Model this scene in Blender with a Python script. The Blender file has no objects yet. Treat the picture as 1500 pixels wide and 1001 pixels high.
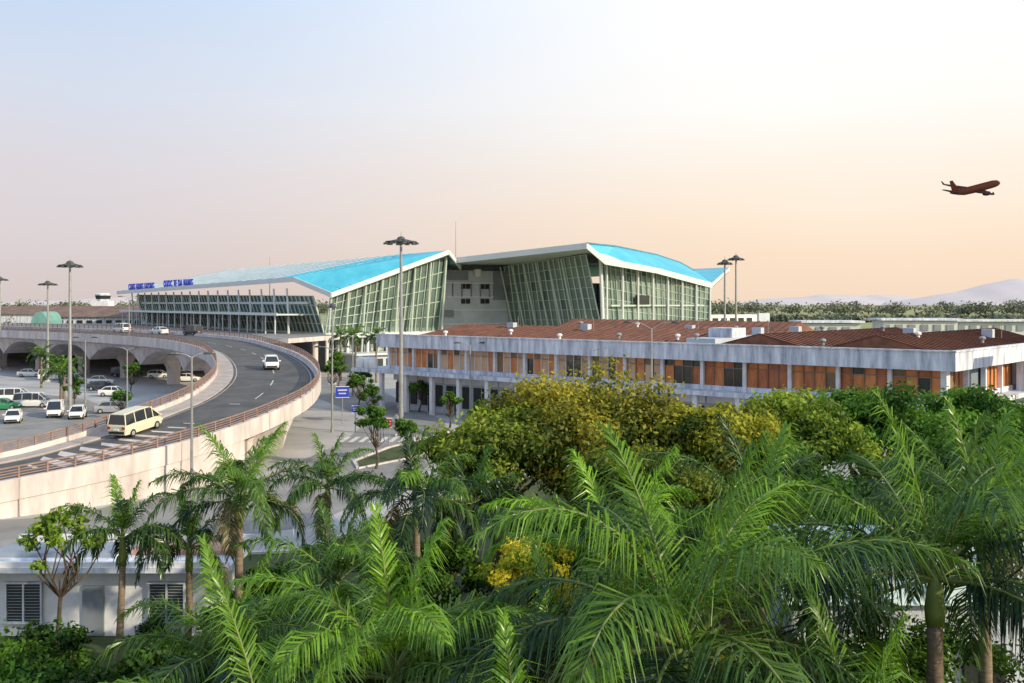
import bpy, math, random
import numpy as np
from mathutils import Vector, Matrix
R = math.radians
random.seed(7)
rng = np.random.default_rng(11)
scene = bpy.context.scene
COL = scene.collection

# ------------------------------------------------------------------ materials
def lin(c):
    return tuple(((x/255)/12.92 if x/255 <= 0.04045 else ((x/255+0.055)/1.055)**2.4) for x in c)

def mat(name, col, rough=0.7, var=0.12, scale=1.5, metal=0.0, bump=0.0, spec=0.4, col2=None, detail=4.0, stretch=None):
    m = bpy.data.materials.new(name); m.use_nodes = True
    nt = m.node_tree; b = nt.nodes['Principled BSDF']
    b.inputs['Roughness'].default_value = rough
    b.inputs['Metallic'].default_value = metal
    b.inputs['Specular IOR Level'].default_value = spec
    tc = nt.nodes.new('ShaderNodeTexCoord')
    mp = nt.nodes.new('ShaderNodeMapping')
    if stretch: mp.inputs['Scale'].default_value = stretch
    nt.links.new(tc.outputs['Object'], mp.inputs['Vector'])
    n = nt.nodes.new('ShaderNodeTexNoise'); n.inputs['Scale'].default_value = scale
    n.inputs['Detail'].default_value = detail; n.inputs['Roughness'].default_value = 0.65
    nt.links.new(mp.outputs[0], n.inputs['Vector'])
    r = nt.nodes.new('ShaderNodeValToRGB')
    r.color_ramp.elements[0].position = 0.32; r.color_ramp.elements[1].position = 0.68
    lo = tuple(max(0, c*(1-var)) for c in col); hi = tuple(min(1, c*(1+var)) for c in col)
    if col2: lo, hi = col, col2
    r.color_ramp.elements[0].color = (*lo, 1); r.color_ramp.elements[1].color = (*hi, 1)
    nt.links.new(n.outputs['Fac'], r.inputs['Fac'])
    nt.links.new(r.outputs['Color'], b.inputs['Base Color'])
    if bump:
        bp = nt.nodes.new('ShaderNodeBump'); bp.inputs['Strength'].default_value = bump
        bp.inputs['Distance'].default_value = 0.05
        nt.links.new(n.outputs['Fac'], bp.inputs['Height']); nt.links.new(bp.outputs[0], b.inputs['Normal'])
    return m

def leafmat(name, trans=0.35, gloss=0.06, rough=0.4):
    m = bpy.data.materials.new(name); m.use_nodes = True
    nt = m.node_tree; nt.nodes.clear()
    out = nt.nodes.new('ShaderNodeOutputMaterial')
    at = nt.nodes.new('ShaderNodeAttribute'); at.attribute_name = 'Col'
    d = nt.nodes.new('ShaderNodeBsdfDiffuse'); t = nt.nodes.new('ShaderNodeBsdfTranslucent')
    g = nt.nodes.new('ShaderNodeBsdfGlossy'); g.inputs['Roughness'].default_value = rough
    g.inputs['Color'].default_value = (0.8, 0.85, 0.8, 1)
    hs = nt.nodes.new('ShaderNodeHueSaturation'); hs.inputs['Value'].default_value = 1.5
    hs.inputs['Hue'].default_value = 0.485
    nt.links.new(at.outputs['Color'], d.inputs['Color']); nt.links.new(at.outputs['Color'], hs.inputs['Color'])
    nt.links.new(hs.outputs[0], t.inputs['Color'])
    a = nt.nodes.new('ShaderNodeMixShader'); a.inputs[0].default_value = trans
    nt.links.new(d.outputs[0], a.inputs[1]); nt.links.new(t.outputs[0], a.inputs[2])
    b = nt.nodes.new('ShaderNodeMixShader'); b.inputs[0].default_value = gloss
    nt.links.new(a.outputs[0], b.inputs[1]); nt.links.new(g.outputs[0], b.inputs[2])
    nt.links.new(b.outputs[0], out.inputs['Surface'])
    return m

M = {}
M['grass'] = mat('field_grass', (0.20,0.22,0.09), 0.95, scale=0.02, col2=(0.38,0.37,0.19), detail=8)
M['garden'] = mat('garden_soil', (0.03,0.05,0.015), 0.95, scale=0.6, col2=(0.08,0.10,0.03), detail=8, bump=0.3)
M['plaza'] = mat('plaza_concrete', (0.33,0.325,0.32), 0.85, scale=0.12, col2=(0.50,0.49,0.48), detail=10)
M['asph'] = mat('asphalt', (0.06,0.06,0.062), 0.85, scale=0.4, col2=(0.12,0.12,0.118), detail=10)
M['asph_old'] = mat('asphalt_worn', (0.19,0.188,0.18), 0.85, scale=0.3, col2=(0.30,0.29,0.28), detail=10)
M['conc'] = mat('viaduct_concrete', (0.44,0.38,0.37), 0.8, scale=0.8, col2=(0.70,0.65,0.63), detail=12, stretch=(1,1,0.2))
M['conc_d'] = mat('concrete_strip', (0.40,0.36,0.34), 0.85, scale=0.8, var=0.2, detail=8)
M['rail'] = mat('railing_steel', (0.26,0.17,0.14), 0.6, var=0.25, scale=2)
M['paint'] = mat('road_paint', (0.58,0.58,0.54), 0.7, var=0.25, scale=3)
M['white'] = mat('white_paint', (0.58,0.60,0.64), 0.6, scale=0.9, col2=(0.80,0.80,0.82), detail=10)
M['whited'] = mat('stained_plaster', (0.30,0.33,0.40), 0.85, scale=1.5, col2=(0.82,0.86,0.94), detail=14, stretch=(1,1,0.16))
M['fascia'] = mat('roof_fascia', (0.62,0.66,0.66), 0.4, var=0.06, scale=0.3)
M['soffit'] = mat('soffit_panel', (0.50,0.54,0.54), 0.5, var=0.10, scale=0.3)
M['blue'] = mat('blue_roof_sheet', (0.06,0.38,0.54), 0.6, scale=0.25, col2=(0.11,0.51,0.66), detail=8, spec=0.2)
M['blued'] = mat('skylight_blue', (0.07,0.23,0.33), 0.6, scale=0.3, var=0.2, spec=0.15)
M['roofg'] = mat('teal_grey_roof_sheet', (0.15,0.36,0.45), 0.75, scale=0.2, var=0.15, spec=0.12)
M['grey'] = mat('grey_panel', (0.46,0.51,0.57), 0.6, scale=0.3, var=0.12)
M['greyd'] = mat('grey_panel_dark', (0.20,0.23,0.26), 0.6, scale=0.3, var=0.15)
M['dark'] = mat('dark_interior', (0.02,0.024,0.022), 0.5, scale=0.3, var=0.4)
M['mull'] = mat('mullion_aluminium', (0.46,0.54,0.48), 0.45, var=0.1, scale=1)
M['rust'] = mat('rusty_roof', (0.10,0.042,0.026), 0.75, scale=0.6, col2=(0.30,0.12,0.07), detail=12)
M['rib'] = mat('rusty_rib', (0.11,0.045,0.028), 0.8, scale=0.9, var=0.4)
M['steel'] = mat('galvanised_steel', (0.30,0.31,0.31), 0.45, metal=0.3, var=0.15, scale=2)
M['lamp'] = mat('lamp_head_dark', (0.07,0.075,0.08), 0.5, var=0.2, scale=2)
M['tank'] = mat('white_tank', (0.72,0.74,0.74), 0.4, var=0.08, scale=2)
M['teal'] = mat('pale_teal_roof', (0.42,0.60,0.60), 0.5, scale=0.3, col2=(0.68,0.80,0.79), detail=8)
M['pink'] = mat('terracotta_roof', (0.36,0.20,0.15), 0.85, scale=0.8, col2=(0.52,0.32,0.26), detail=8)
M['slate'] = mat('roof_felt_grey', (0.26,0.30,0.36), 0.8, scale=0.8, var=0.2)
M['trunk'] = mat('palm_trunk', (0.13,0.10,0.07), 0.9, scale=3, col2=(0.27,0.21,0.15), detail=6, bump=0.5, stretch=(1,1,5))
M['bark'] = mat('tree_bark', (0.05,0.035,0.025), 0.95, scale=2, col2=(0.12,0.09,0.065), detail=8, bump=0.5)
M['shaft'] = mat('palm_crownshaft', (0.10,0.16,0.035), 0.5, scale=2, col2=(0.20,0.26,0.07))
M['rachis'] = mat('palm_rachis', (0.15,0.19,0.05), 0.5, scale=2, var=0.3)
M['signb'] = mat('sign_blue', (0.02,0.05,0.45), 0.5, var=0.1)
M['tyre'] = mat('tyre_rubber', (0.02,0.02,0.02), 0.85, var=0.2)
M['cglass'] = mat('car_glass', (0.02,0.025,0.03), 0.08, var=0.1, spec=0.8)
M['red'] = mat('tail_light', (0.45,0.02,0.02), 0.3, var=0.1)
M['amber'] = mat('head_light', (0.8,0.8,0.75), 0.2, var=0.05)
M['cwhite'] = mat('car_paint_white', (0.78,0.78,0.76), 0.3, var=0.04, spec=0.6)
M['cgreen'] = mat('car_paint_green', (0.03,0.25,0.10), 0.3, var=0.04, spec=0.6)
M['ccream'] = mat('car_paint_cream', (0.66,0.62,0.46), 0.3, var=0.04, spec=0.6)
M['csilver'] = mat('car_paint_silver', (0.42,0.43,0.45), 0.3, var=0.04, spec=0.6, metal=0.3)
M['cdark'] = mat('car_paint_dark', (0.04,0.045,0.06), 0.3, var=0.04, spec=0.6)
M['plane_r'] = mat('airliner_red', (0.05,0.014,0.012), 0.8, var=0.15, spec=0.1)
M['plane_d'] = mat('airliner_dark', (0.025,0.012,0.011), 0.8, var=0.15, spec=0.1)
M['skin'] = mat('skin', (0.45,0.28,0.20), 0.6, var=0.05)
M['cloth1'] = mat('cloth_blue', (0.06,0.09,0.22), 0.9, var=0.1)
M['cloth2'] = mat('cloth_light', (0.6,0.58,0.55), 0.9, var=0.1)
M['hill'] = mat('hazy_hill', (0.60,0.55,0.56), 1.0, scale=0.004, var=0.04, spec=0)  # distance haze is put into the pale base colour
M['brownroof'] = mat('brown_tiles', (0.18,0.12,0.10), 0.9, scale=0.4, var=0.3)
M['tealwall'] = mat('teal_cladding', (0.16,0.34,0.31), 0.6, scale=0.4, var=0.15)
CURT = [mat('curtain_orange', (0.46,0.145,0.045), 0.5, scale=1.3, col2=(0.78,0.31,0.11), stretch=(1,1,0.3)),
        mat('curtain_rust', (0.34,0.10,0.04), 0.5, scale=1.3, col2=(0.56,0.20,0.08), stretch=(1,1,0.3)),
        mat('curtain_beige', (0.50,0.32,0.19), 0.6, scale=1.3, col2=(0.70,0.48,0.32), stretch=(1,1,0.3)),
        mat('curtain_brown', (0.16,0.10,0.055), 0.4, scale=1.3, col2=(0.32,0.20,0.11), stretch=(1,1,0.3)),
        mat('glass_dark', (0.03,0.035,0.035), 0.15, scale=1.3, var=0.3, spec=0.6)]
M['leaf'] = leafmat('leaf_foliage', 0.32, 0.015, 0.5)
M['farleaf'] = leafmat('far_foliage', 0.10, 0.0, 0.6)
M['palmleaf'] = leafmat('palm_foliage', 0.24, 0.045, 0.35)
M['glass'] = mat('green_glazing', (0.06,0.095,0.08), 0.10, scale=0.10, col2=(0.14,0.20,0.17), detail=5, spec=0.7)
M['glassb'] = mat('bright_glazing', (0.13,0.19,0.16), 0.12, scale=0.08, col2=(0.26,0.34,0.29), detail=5, spec=0.8)  # lighter base colour stands in for interior brightness behind the panes

# ------------------------------------------------------------------ mesh builder
def empty(name, loc=(0,0,0)):
    e = bpy.data.objects.new(name, None); e.empty_display_size = 1; e.location = loc
    COL.objects.link(e); return e

class MB:
    def __init__(s): s.v=[]; s.f=[]; s.m=[]; s.mats=[]
    def mi(s, m):
        if isinstance(m, str): m = M[m]
        if m not in s.mats: s.mats.append(m)
        return s.mats.index(m)
    def poly(s, pts, m):
        b = len(s.v); s.v += [tuple(p) for p in pts]; s.f.append(tuple(range(b, b+len(pts)))); s.m.append(s.mi(m))
    def hexa(s, p, m):
        b = len(s.v); s.v += [tuple(q) for q in p]; k = s.mi(m)
        for f in ((3,2,1,0),(4,5,6,7),(0,1,5,4),(1,2,6,5),(2,3,7,6),(3,0,4,7)):
            s.f.append(tuple(b+i for i in f)); s.m.append(k)
    def obox(s, o, a, b, c, m):
        o,a,b,c = map(Vector,(o,a,b,c))
        s.hexa([o,o+a,o+a+b,o+b,o+c,o+a+c,o+a+b+c,o+b+c], m)
    def box(s, c, d, m, rot=0):
        c=Vector(c); x=Vector((math.cos(rot),math.sin(rot),0))*d[0]; y=Vector((-math.sin(rot),math.cos(rot),0))*d[1]; z=Vector((0,0,d[2]))
        s.obox(c-x/2-y/2-z/2, x,y,z,m)
    def beam(s, p0, p1, w, h, m):
        p0=Vector(p0);p1=Vector(p1);d=p1-p0
        if d.length<1e-6: return
        up=Vector((0,0,1))
        if abs(d.normalized().z)>0.95: up=Vector((0.3,1,0)).normalized()
        x=d.cross(up).normalized()*w; y=x.cross(d).normalized()*h
        s.obox(p0-x/2-y/2, x, y, d, m)
    def tube(s, pts, rad, m, n=8, cap=True):
        pts=[Vector(p) for p in pts]; k=s.mi(m); rings=[]
        for i,p in enumerate(pts):
            d=(pts[min(i+1,len(pts)-1)]-pts[max(i-1,0)])
            d=d.normalized() if d.length>0 else Vector((0,0,1))
            u=d.orthogonal() if abs(d.z)<0.9 else Vector((1,0,0))-d*d.x
            if abs(d.z)<0.9: u=d.cross(Vector((0,0,1)))
            u.normalize(); w=d.cross(u); b=len(s.v); rings.append(b)
            for j in range(n):
                a=2*math.pi*j/n
                s.v.append(tuple(p+(u*math.cos(a)+w*math.sin(a))*rad[i]))
        for i in range(len(pts)-1):
            for j in range(n):
                s.f.append((rings[i]+j,rings[i]+(j+1)%n,rings[i+1]+(j+1)%n,rings[i+1]+j)); s.m.append(k)
        if cap:
            s.f.append(tuple(rings[0]+j for j in reversed(range(n)))); s.m.append(k)
            s.f.append(tuple(rings[-1]+j for j in range(n))); s.m.append(k)
    def loft(s, rings, m, cap=True, closed=True):
        k=s.mi(m); bs=[]
        for r in rings:
            bs.append(len(s.v)); s.v += [tuple(p) for p in r]
        n=len(rings[0])
        for i in range(len(rings)-1):
            for j in range(n if closed else n-1):
                s.f.append((bs[i]+j,bs[i]+(j+1)%n,bs[i+1]+(j+1)%n,bs[i+1]+j)); s.m.append(k)
        if cap:
            s.f.append(tuple(bs[0]+j for j in reversed(range(n)))); s.m.append(k)
            s.f.append(tuple(bs[-1]+j for j in range(n))); s.m.append(k)
    def build(s, name, parent=None, smooth=False, loc=None, rot=0):
        me=bpy.data.meshes.new(name); me.from_pydata(s.v,[],s.f)
        for mm in s.mats: me.materials.append(mm)
        me.polygons.foreach_set('material_index', s.m)
        if smooth: me.polygons.foreach_set('use_smooth',[True]*len(s.f))
        me.update()
        o=bpy.data.objects.new(name,me); COL.objects.link(o)
        if loc is not None: o.location=loc
        o.rotation_euler[2]=rot
        if parent: o.parent=parent
        return o

def quads_obj(name, V, cols, material, parent=None, F=None):
    n=len(V)
    if F is None: F=np.arange(n).reshape(-1,4)
    me=bpy.data.meshes.new(name)
    me.vertices.add(n); me.vertices.foreach_set('co', np.ascontiguousarray(V,dtype=np.float32).ravel())
    nf=len(F); me.loops.add(nf*4); me.loops.foreach_set('vertex_index', np.ascontiguousarray(F,dtype=np.int32).ravel())
    me.polygons.add(nf); me.polygons.foreach_set('loop_start', np.arange(0,nf*4,4,dtype=np.int32))
    me.polygons.foreach_set('loop_total', np.full(nf,4,dtype=np.int32))
    at=me.color_attributes.new('Col','FLOAT_COLOR','POINT')
    c4=np.ones((n,4),dtype=np.float32); c4[:,:3]=cols; at.data.foreach_set('color', c4.ravel())
    me.materials.append(material); me.update(calc_edges=True)
    o=bpy.data.objects.new(name,me); COL.objects.link(o)
    if parent: o.parent=parent
    return o

# ------------------------------------------------------------------ camera
CH=14.0
cam=bpy.data.cameras.new('camera'); co=bpy.data.objects.new('camera',cam); COL.objects.link(co)
co.location=(0,0,CH); co.rotation_euler=(R(90),0,0)
cam.lens=35; cam.sensor_width=36; cam.shift_y=-0.037; cam.clip_end=20000; cam.clip_start=0.5
scene.camera=co

# ------------------------------------------------------------------ world + sun
sun_dir=Vector((0.84,-0.48,0.0)).normalized(); EL=R(23)
az=math.atan2(sun_dir.x,sun_dir.y)
w=bpy.data.worlds.new('World'); scene.world=w; w.use_nodes=True
nt=w.node_tree; nt.nodes.clear()
out=nt.nodes.new('ShaderNodeOutputWorld')
sky=nt.nodes.new('ShaderNodeTexSky'); sky.sky_type='NISHITA'; sky.sun_disc=False
sky.sun_elevation=EL; sky.sun_rotation=az; sky.dust_density=3.0
bg1=nt.nodes.new('ShaderNodeBackground'); bg1.inputs[1].default_value=0.08
nt.links.new(sky.outputs[0],bg1.inputs[0])
tc=nt.nodes.new('ShaderNodeTexCoord'); sp=nt.nodes.new('ShaderNodeSeparateXYZ')
nt.links.new(tc.outputs['Generated'],sp.inputs[0])
def ramp(stops):
    r=nt.nodes.new('ShaderNodeValToRGB'); cr=r.color_ramp; cr.interpolation='LINEAR'
    while len(cr.elements)<len(stops): cr.elements.new(0.5)
    for e,(p,c) in zip(cr.elements,stops): e.position=p; e.color=(*lin(c),1)
    return r
ns=nt.nodes.new('ShaderNodeTexNoise'); ns.inputs['Scale'].default_value=2.2; ns.inputs['Detail'].default_value=3
mpn=nt.nodes.new('ShaderNodeMapping'); mpn.inputs['Scale'].default_value=(1,1,3)
nt.links.new(tc.outputs['Generated'],mpn.inputs[0]); nt.links.new(mpn.outputs[0],ns.inputs['Vector'])
ma=nt.nodes.new('ShaderNodeMath'); ma.operation='MULTIPLY_ADD'; ma.inputs[1].default_value=0.07
nt.links.new(ns.outputs['Fac'],ma.inputs[0]); nt.links.new(sp.outputs['Z'],ma.inputs[2])
ms=nt.nodes.new('ShaderNodeMath'); ms.operation='SUBTRACT'; ms.inputs[1].default_value=0.035
nt.links.new(ma.outputs[0],ms.inputs[0])
rl=ramp([(0.0,(210,196,192)),(0.06,(215,205,206)),(0.13,(217,211,217)),(0.20,(210,217,231)),(0.30,(188,212,243)),(1.0,(130,172,228))])
rr=ramp([(0.0,(240,215,190)),(0.04,(246,221,196)),(0.08,(250,229,207)),(0.13,(250,238,224)),(0.19,(252,249,244)),(0.30,(255,255,255)),(1.0,(205,222,242))])
nt.links.new(ms.outputs[0],rl.inputs[0]); nt.links.new(ms.outputs[0],rr.inputs[0])
mx=nt.nodes.new('ShaderNodeMapRange'); mx.inputs['From Min'].default_value=-0.44; mx.inputs['From Max'].default_value=0.28
mx.interpolation_type='SMOOTHSTEP'
nt.links.new(sp.outputs['X'],mx.inputs['Value'])
mc=nt.nodes.new('ShaderNodeMix'); mc.data_type='RGBA'
nt.links.new(mx.outputs[0],mc.inputs[0]); nt.links.new(rl.outputs[0],mc.inputs[6]); nt.links.new(rr.outputs[0],mc.inputs[7])
bg2=nt.nodes.new('ShaderNodeBackground'); bg2.inputs[1].default_value=1.10
nt.links.new(mc.outputs[2],bg2.inputs[0])
mixs=nt.nodes.new('ShaderNodeMixShader'); mixs.inputs[0].default_value=0.95
nt.links.new(bg1.outputs[0],mixs.inputs[1]); nt.links.new(bg2.outputs[0],mixs.inputs[2])
nt.links.new(mixs.outputs[0],out.inputs[0])
sl=bpy.data.lights.new('sun','SUN'); sl.energy=4.7; sl.angle=R(1.0); sl.color=(1.0,0.86,0.62)
so=bpy.data.objects.new('sun',sl); COL.objects.link(so)
d=Vector((sun_dir.x*math.cos(EL),sun_dir.y*math.cos(EL),math.sin(EL)))
so.rotation_euler=d.to_track_quat('Z','Y').to_euler(); so.location=(100,-100,100)

# ------------------------------------------------------------------ ground sheets
def sheet(name, pts, z, m):
    b=MB(); b.poly([(x,y,z) for x,y in pts], m); return b.build(name)
sheet('ground', [(-9000,-300),(9000,-300),(9000,16000),(-9000,16000)], 0, 'grass')
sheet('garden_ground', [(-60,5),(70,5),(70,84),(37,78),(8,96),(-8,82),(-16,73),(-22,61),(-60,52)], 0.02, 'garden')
sheet('plaza_pavement', [(-60,48),(-12,56),(-7,66),(0,78),(8,90),(30,76),(40,84),(-14,140),(-14,205),(-300,330),(-300,60)], 0.04, 'plaza')
sheet('service_road', [(-60,51),(-24,55.5),(-13,62),(-8,78),(-6,98),(-8,118),(-18,150),(-30,190),(-46,190),(-30,150),(-17,120),(-17,100),(-20,80),(-30,65),(-60,57)], 0.06, 'asph_old')
sheet('parking_lot', [(-45,92),(-40,112),(-62,145),(-120,190),(-160,190),(-160,92)], 0.06, 'asph_old')
mb=MB()
for i in range(24):
    for row in (104,112,128,136,150):
        x=-140+i*4.0
        if x < -48-(row-92)*0.55: mb.poly([(x,row,0.08),(x+0.12,row,0.08),(x+0.12,row+5,0.08),(x,row+5,0.08)],'paint')
for k in range(9):
    x0=-17.5+k*1.0; mb.poly([(x0,100,0.08),(x0+.5,100,0.08),(x0+.7,104,0.08),(x0+.2,104,0.08)],'paint')
mb.build('parking_bay_markings')
mb=MB()
def kerb(mb,pts,wd=0.25,h=0.14):
    for a,b in zip(pts,pts[1:]):
        mb.beam((a[0],a[1],h/2+0.04),(b[0],b[1],h/2+0.04),wd,h,'conc')
kerb(mb,[(-60,47.9),(-12,55.9),(-7,65.9),(0,77.9),(8,89.9),(30,76)])
kerb(mb,[(-60,60),(-30,67.5),(-26,74)])
kerb(mb,[(-13,84),(-9,90),(-4,104),(-6,110),(-12,96),(-14,88),(-13,84)])
mb.build('plaza_kerb')
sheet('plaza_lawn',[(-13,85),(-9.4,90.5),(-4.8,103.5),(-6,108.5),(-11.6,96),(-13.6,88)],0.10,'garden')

# ------------------------------------------------------------------ elevated ramp / viaduct
ctrl=[(-62,49,0.1),(-47,60,0.9),(-36,69.5,2.1),(-32,73.2,2.7),(-28.4,79,3.5),(-26,86.5,4.3),(-25,96,5.1),(-27,110,6.0),(-33,129,6.8),(-41,147,7.3),(-53,164,7.8),(-76,186,8.05),(-108,212,8.1),(-150,244,8.1),(-210,290,8.1)]
def catmull(P,n):
    out=[]
    P=[Vector(p) for p in P]
    for i in range(len(P)-1):
        p0=P[max(i-1,0)];p1=P[i];p2=P[i+1];p3=P[min(i+2,len(P)-1)]
        for k in range(n):
            t=k/n
            out.append(0.5*((2*p1)+(-p0+p2)*t+(2*p0-5*p1+4*p2-p3)*t*t+(-p0+3*p1-3*p2+p3)*t**3))
    out.append(P[-1]); return out
raw=catmull(ctrl,24)
path=[raw[0]]; acc=0
for a,b in zip(raw,raw[1:]):
    acc+=(b-a).length
    if acc>=1.5: path.append(b); acc=0
NP=len(path); lat=[]; tan=[]
for i in range(NP):
    t=path[min(i+2,NP-1)]-path[max(i-2,0)]; t.z=0; t.normalize(); tan.append(t); lat.append(Vector((-t.y,t.x,0)))
def wi(i): return 5.6
def wo(i):
    y=path[i].y; k=min(1,max(0,(y-140)/60)); return 5.6+8*k*k*(3-2*k)
def sweep(b, rngi, prof, m, closed=True, cap=True):
    rings=[]
    for i in rngi:
        rings.append([path[i]+lat[i]*o+Vector((0,0,z)) for o,z in prof(i)])
    b.loft(rings,m,cap=cap,closed=closed)
via=empty('elevated_ramp')
A=range(NP)
mb=MB()
near=[i for i in A if path[i].y<84]; far=[i for i in A if i>=near[-1]]
sweep(mb,near,lambda i:[(wi(i),0),(wi(i),-path[i].z-0.1),(-wo(i),-path[i].z-0.1),(-wo(i),0)],'conc')
def fp(i):
    e=wi(i); f=wo(i); th=1.5
    return [(e,0),(e,-0.9),(e-0.7,-1.0),(e-2.4,-th-0.3),(-f+2.4,-th-0.3),(-f+0.7,-1.0),(-f,-0.9),(-f,0)]
sweep(mb,far,fp,'conc')
mb.build('deck',via)
mb=MB()
sweep(mb,A,lambda i:[(wi(i)-1.9,0.02),(-wo(i)+0.55,0.02)],'asph',closed=False,cap=False)
mb.build('carriageway',via)
mb=MB()
sweep(mb,A,lambda i:[(wi(i),0.0),(wi(i),0.16),(wi(i)-1.9,0.16),(wi(i)-1.9,0.0)],'conc_d')
sweep(mb,A,lambda i:[(wi(i)+0.12,-0.9),(wi(i)+0.12,0.55),(wi(i)-0.18,0.55),(wi(i)-0.18,-0.5)],'conc')
sweep(mb,A,lambda i:[(-wo(i)-0.12,-0.9),(-wo(i)-0.12,0.5),(-wo(i)+0.3,0.5),(-wo(i)+0.42,0.0),(-wo(i)+0.42,-0.4)],'conc')
for i in A:
    if i%6==0 and path[i].y<100:
        p=path[i]-lat[i]*(wo(i)+0.13); zb=-path[i].z if path[i].y<84 else -0.9
        mb.box((p.x,p.y,path[i].z+(0.45+zb)/2),(0.05,0.05,0.45-zb),'conc_d',math.atan2(tan[i].y,tan[i].x))
mb.build('parapet',via)
mb=MB()
for side in (1,-1):
    def of(i): return (wi(i)-0.03) if side>0 else -(wo(i)-0.08)
    for h,th in ((0.66,0.06),(0.84,0.06),(1.02,0.06),(1.2,0.10)):
        sweep(mb,A,lambda i:[(of(i)-0.05,h),(of(i)-0.05,h+th),(of(i)+0.05,h+th),(of(i)+0.05,h)],'rail')
    for i in A:
        p=path[i]+lat[i]*of(i); a=math.atan2(tan[i].y,tan[i].x)
        mb.box((p.x,p.y,p.z+0.86),(0.12,0.13,0.72),'rail',a)
mb.build('railing',via)
mb=MB()
for i in A:
    if i%5==0 and i+2<NP and 92<path[i].y<220:
        sweep(mb,[i,i+1,i+2],lambda j:[(-0.7-0.06,0.04),(-0.7+0.06,0.04)],'paint',closed=False,cap=False)
sweep(mb,A,lambda j:[(wi(j)-2.3,0.04),(wi(j)-2.18,0.04)],'conc_d',closed=False,cap=False)
sweep(mb,A,lambda j:[(-wo(j)+0.9,0.04),(-wo(j)+1.02,0.04)],'conc_d',closed=False,cap=False)
mb.build('lane_markings',via)
mb=MB()
def pier(i, wtop):
    p=path[i]; t=tan[i]; l=lat[i]; zt=p.z-1.7; c=p+l*((wi(i)-wo(i))/2)
    rings=[]
    for k in range(11):
        s=k/10; z=zt*s
        fl=max(0,(s-0.35)/0.65)**2.2
        hw=1.0+(wtop/2-1.0)*fl; hl=0.75+0.75*fl
        q=Vector((c.x,c.y,z)); ch=0.25
        rings.append([q+l*hw+t*(hl-ch),q+l*(hw-ch)+t*hl,q-l*(hw-ch)+t*hl,q-l*hw+t*(hl-ch),q-l*hw-t*(hl-ch),q-l*(hw-ch)-t*hl,q+l*(hw-ch)-t*hl,q+l*hw-t*(hl-ch)])
    mb.loft(rings,'conc')
piersI=[]; last=None
for i in A:
    if path[i].y>92 and (last is None or (path[i]-path[last]).length>17):
        pier(i, wi(i)+wo(i)-2.5); piersI.append(i); last=i
mb.build('piers',via)
mb=MB()
for a,b in zip(piersI,piersI[1:]):
    rows=[]
    for i in range(a,b+1):
        s=(i-a)/(b-a); h=1.7+2.6*(abs(2*s-1))**3
        e=wi(i)-1.2; f=wo(i)-1.2
        rows.append([path[i]+lat[i]*e+Vector((0,0,-1.2)),path[i]+lat[i]*(e-0.6)+Vector((0,0,-h)),path[i]-lat[i]*(f-0.6)+Vector((0,0,-h)),path[i]-lat[i]*f+Vector((0,0,-1.2))])
    mb.loft(rows,'conc')
mb.build('haunched_girder',via)
mb=MB()
fc=[(-40,178),(-34,199),(-44,206),(-122,316),(-210,306),(-112,222),(-66,186)]
b0=[(x,y,6.9) for x,y in fc]; t0=[(x,y,7.75) for x,y in fc]
mb.poly(t0,'asph_old'); mb.poly(b0[::-1],'conc')
for i in range(len(fc)):
    j=(i+1)%len(fc); mb.poly([b0[i],b0[j],t0[j],t0[i]],'conc')
for x,y in [(-42,182),(-38,192),(-50,196),(-60,200),(-56,214),(-72,210),(-70,230),(-90,236),(-86,254)]:
    mb.tube([(x,y,0),(x,y,6.9)],[0.6,0.6],'conc',10)
mb.build('departure_forecourt_deck')

# ------------------------------------------------------------------ terminal
O=Vector((-39.7,207,0)); T=Vector((-0.575,0.818,0)); Nn=Vector((0.818,0.575,0))
def L(a,b,z): return O+Nn*a+T*b+Vector((0,0,z))
term=empty('airport_terminal')
UP=Vector((0,0,1))
mb=MB()
P1=Vector((-36.3,200,16.1)); P2=L(25.9,-8.4,25.5); P3=L(-5.5,1.4,19.4)
def edgep(b): k=(b-1.4)/130.6; return L(-5.5-3.4*k,b,19.4-1.6*k)
def ridgep(b): return L(25.7,b,25.5-0.4*(b/132))
RB=8
mb.poly([P3,P1,P2],'blue'); mb.poly([P3,P2,ridgep(RB)],'blue')
nb=22; bs=[RB+ (132-RB)*k/nb for k in range(nb+1)]
es=[1.4+(132-1.4)*k/nb for k in range(nb+1)]
for k in range(nb):
    e0,e1=edgep(es[k]),edgep(es[k+1]); r0,r1=ridgep(bs[k]),ridgep(bs[k+1])
    f=0.72
    em=e0.lerp(e1,f); rm=r0.lerp(r1,f)
    mb.poly([e0,em,rm,r0],'roofg' if k>1 else 'blue'); mb.poly([em,e1,r1,rm],'blued')
    mb.beam(e0+UP*0.06,r0+UP*0.06,0.18,0.12,'grey' if k>1 else 'blue')
for k in range(1,12):
    s=k/12; a=P1.lerp(P2,s)+UP*0.06; b=P3.lerp(ridgep(RB),s)+UP*0.06
    mb.beam(a,b,0.12,0.12,'blue')
back0=L(33,-2,22.5); back1=L(33,132,22.5)
mb.poly([P2,back0,back1,ridgep(132),ridgep(RB)],'roofg')
mb.build('roof_landside',term)
mb=MB()
edge=[edgep(132)]+[edgep(es[k]) for k in range(nb-1,-1,-1)]+[P1,P2,back0]
TH=0.9
for a,b in zip(edge,edge[1:]):
    out_=Vector((b.y-a.y,-(b.x-a.x),0)).normalized()*0.15
    mb.hexa([a-UP*TH-out_,b-UP*TH-out_,b-UP*TH+out_,a-UP*TH+out_,a+UP*.12-out_,b+UP*.12-out_,b+UP*.12+out_,a+UP*.12+out_],'fascia')
mb.poly([ridgep(132)-UP*TH,edgep(132)-UP*TH,edgep(132),ridgep(132)],'fascia')
mb.build('fascia_landside',term)
mb=MB()
so_=UP*0.85
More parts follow.
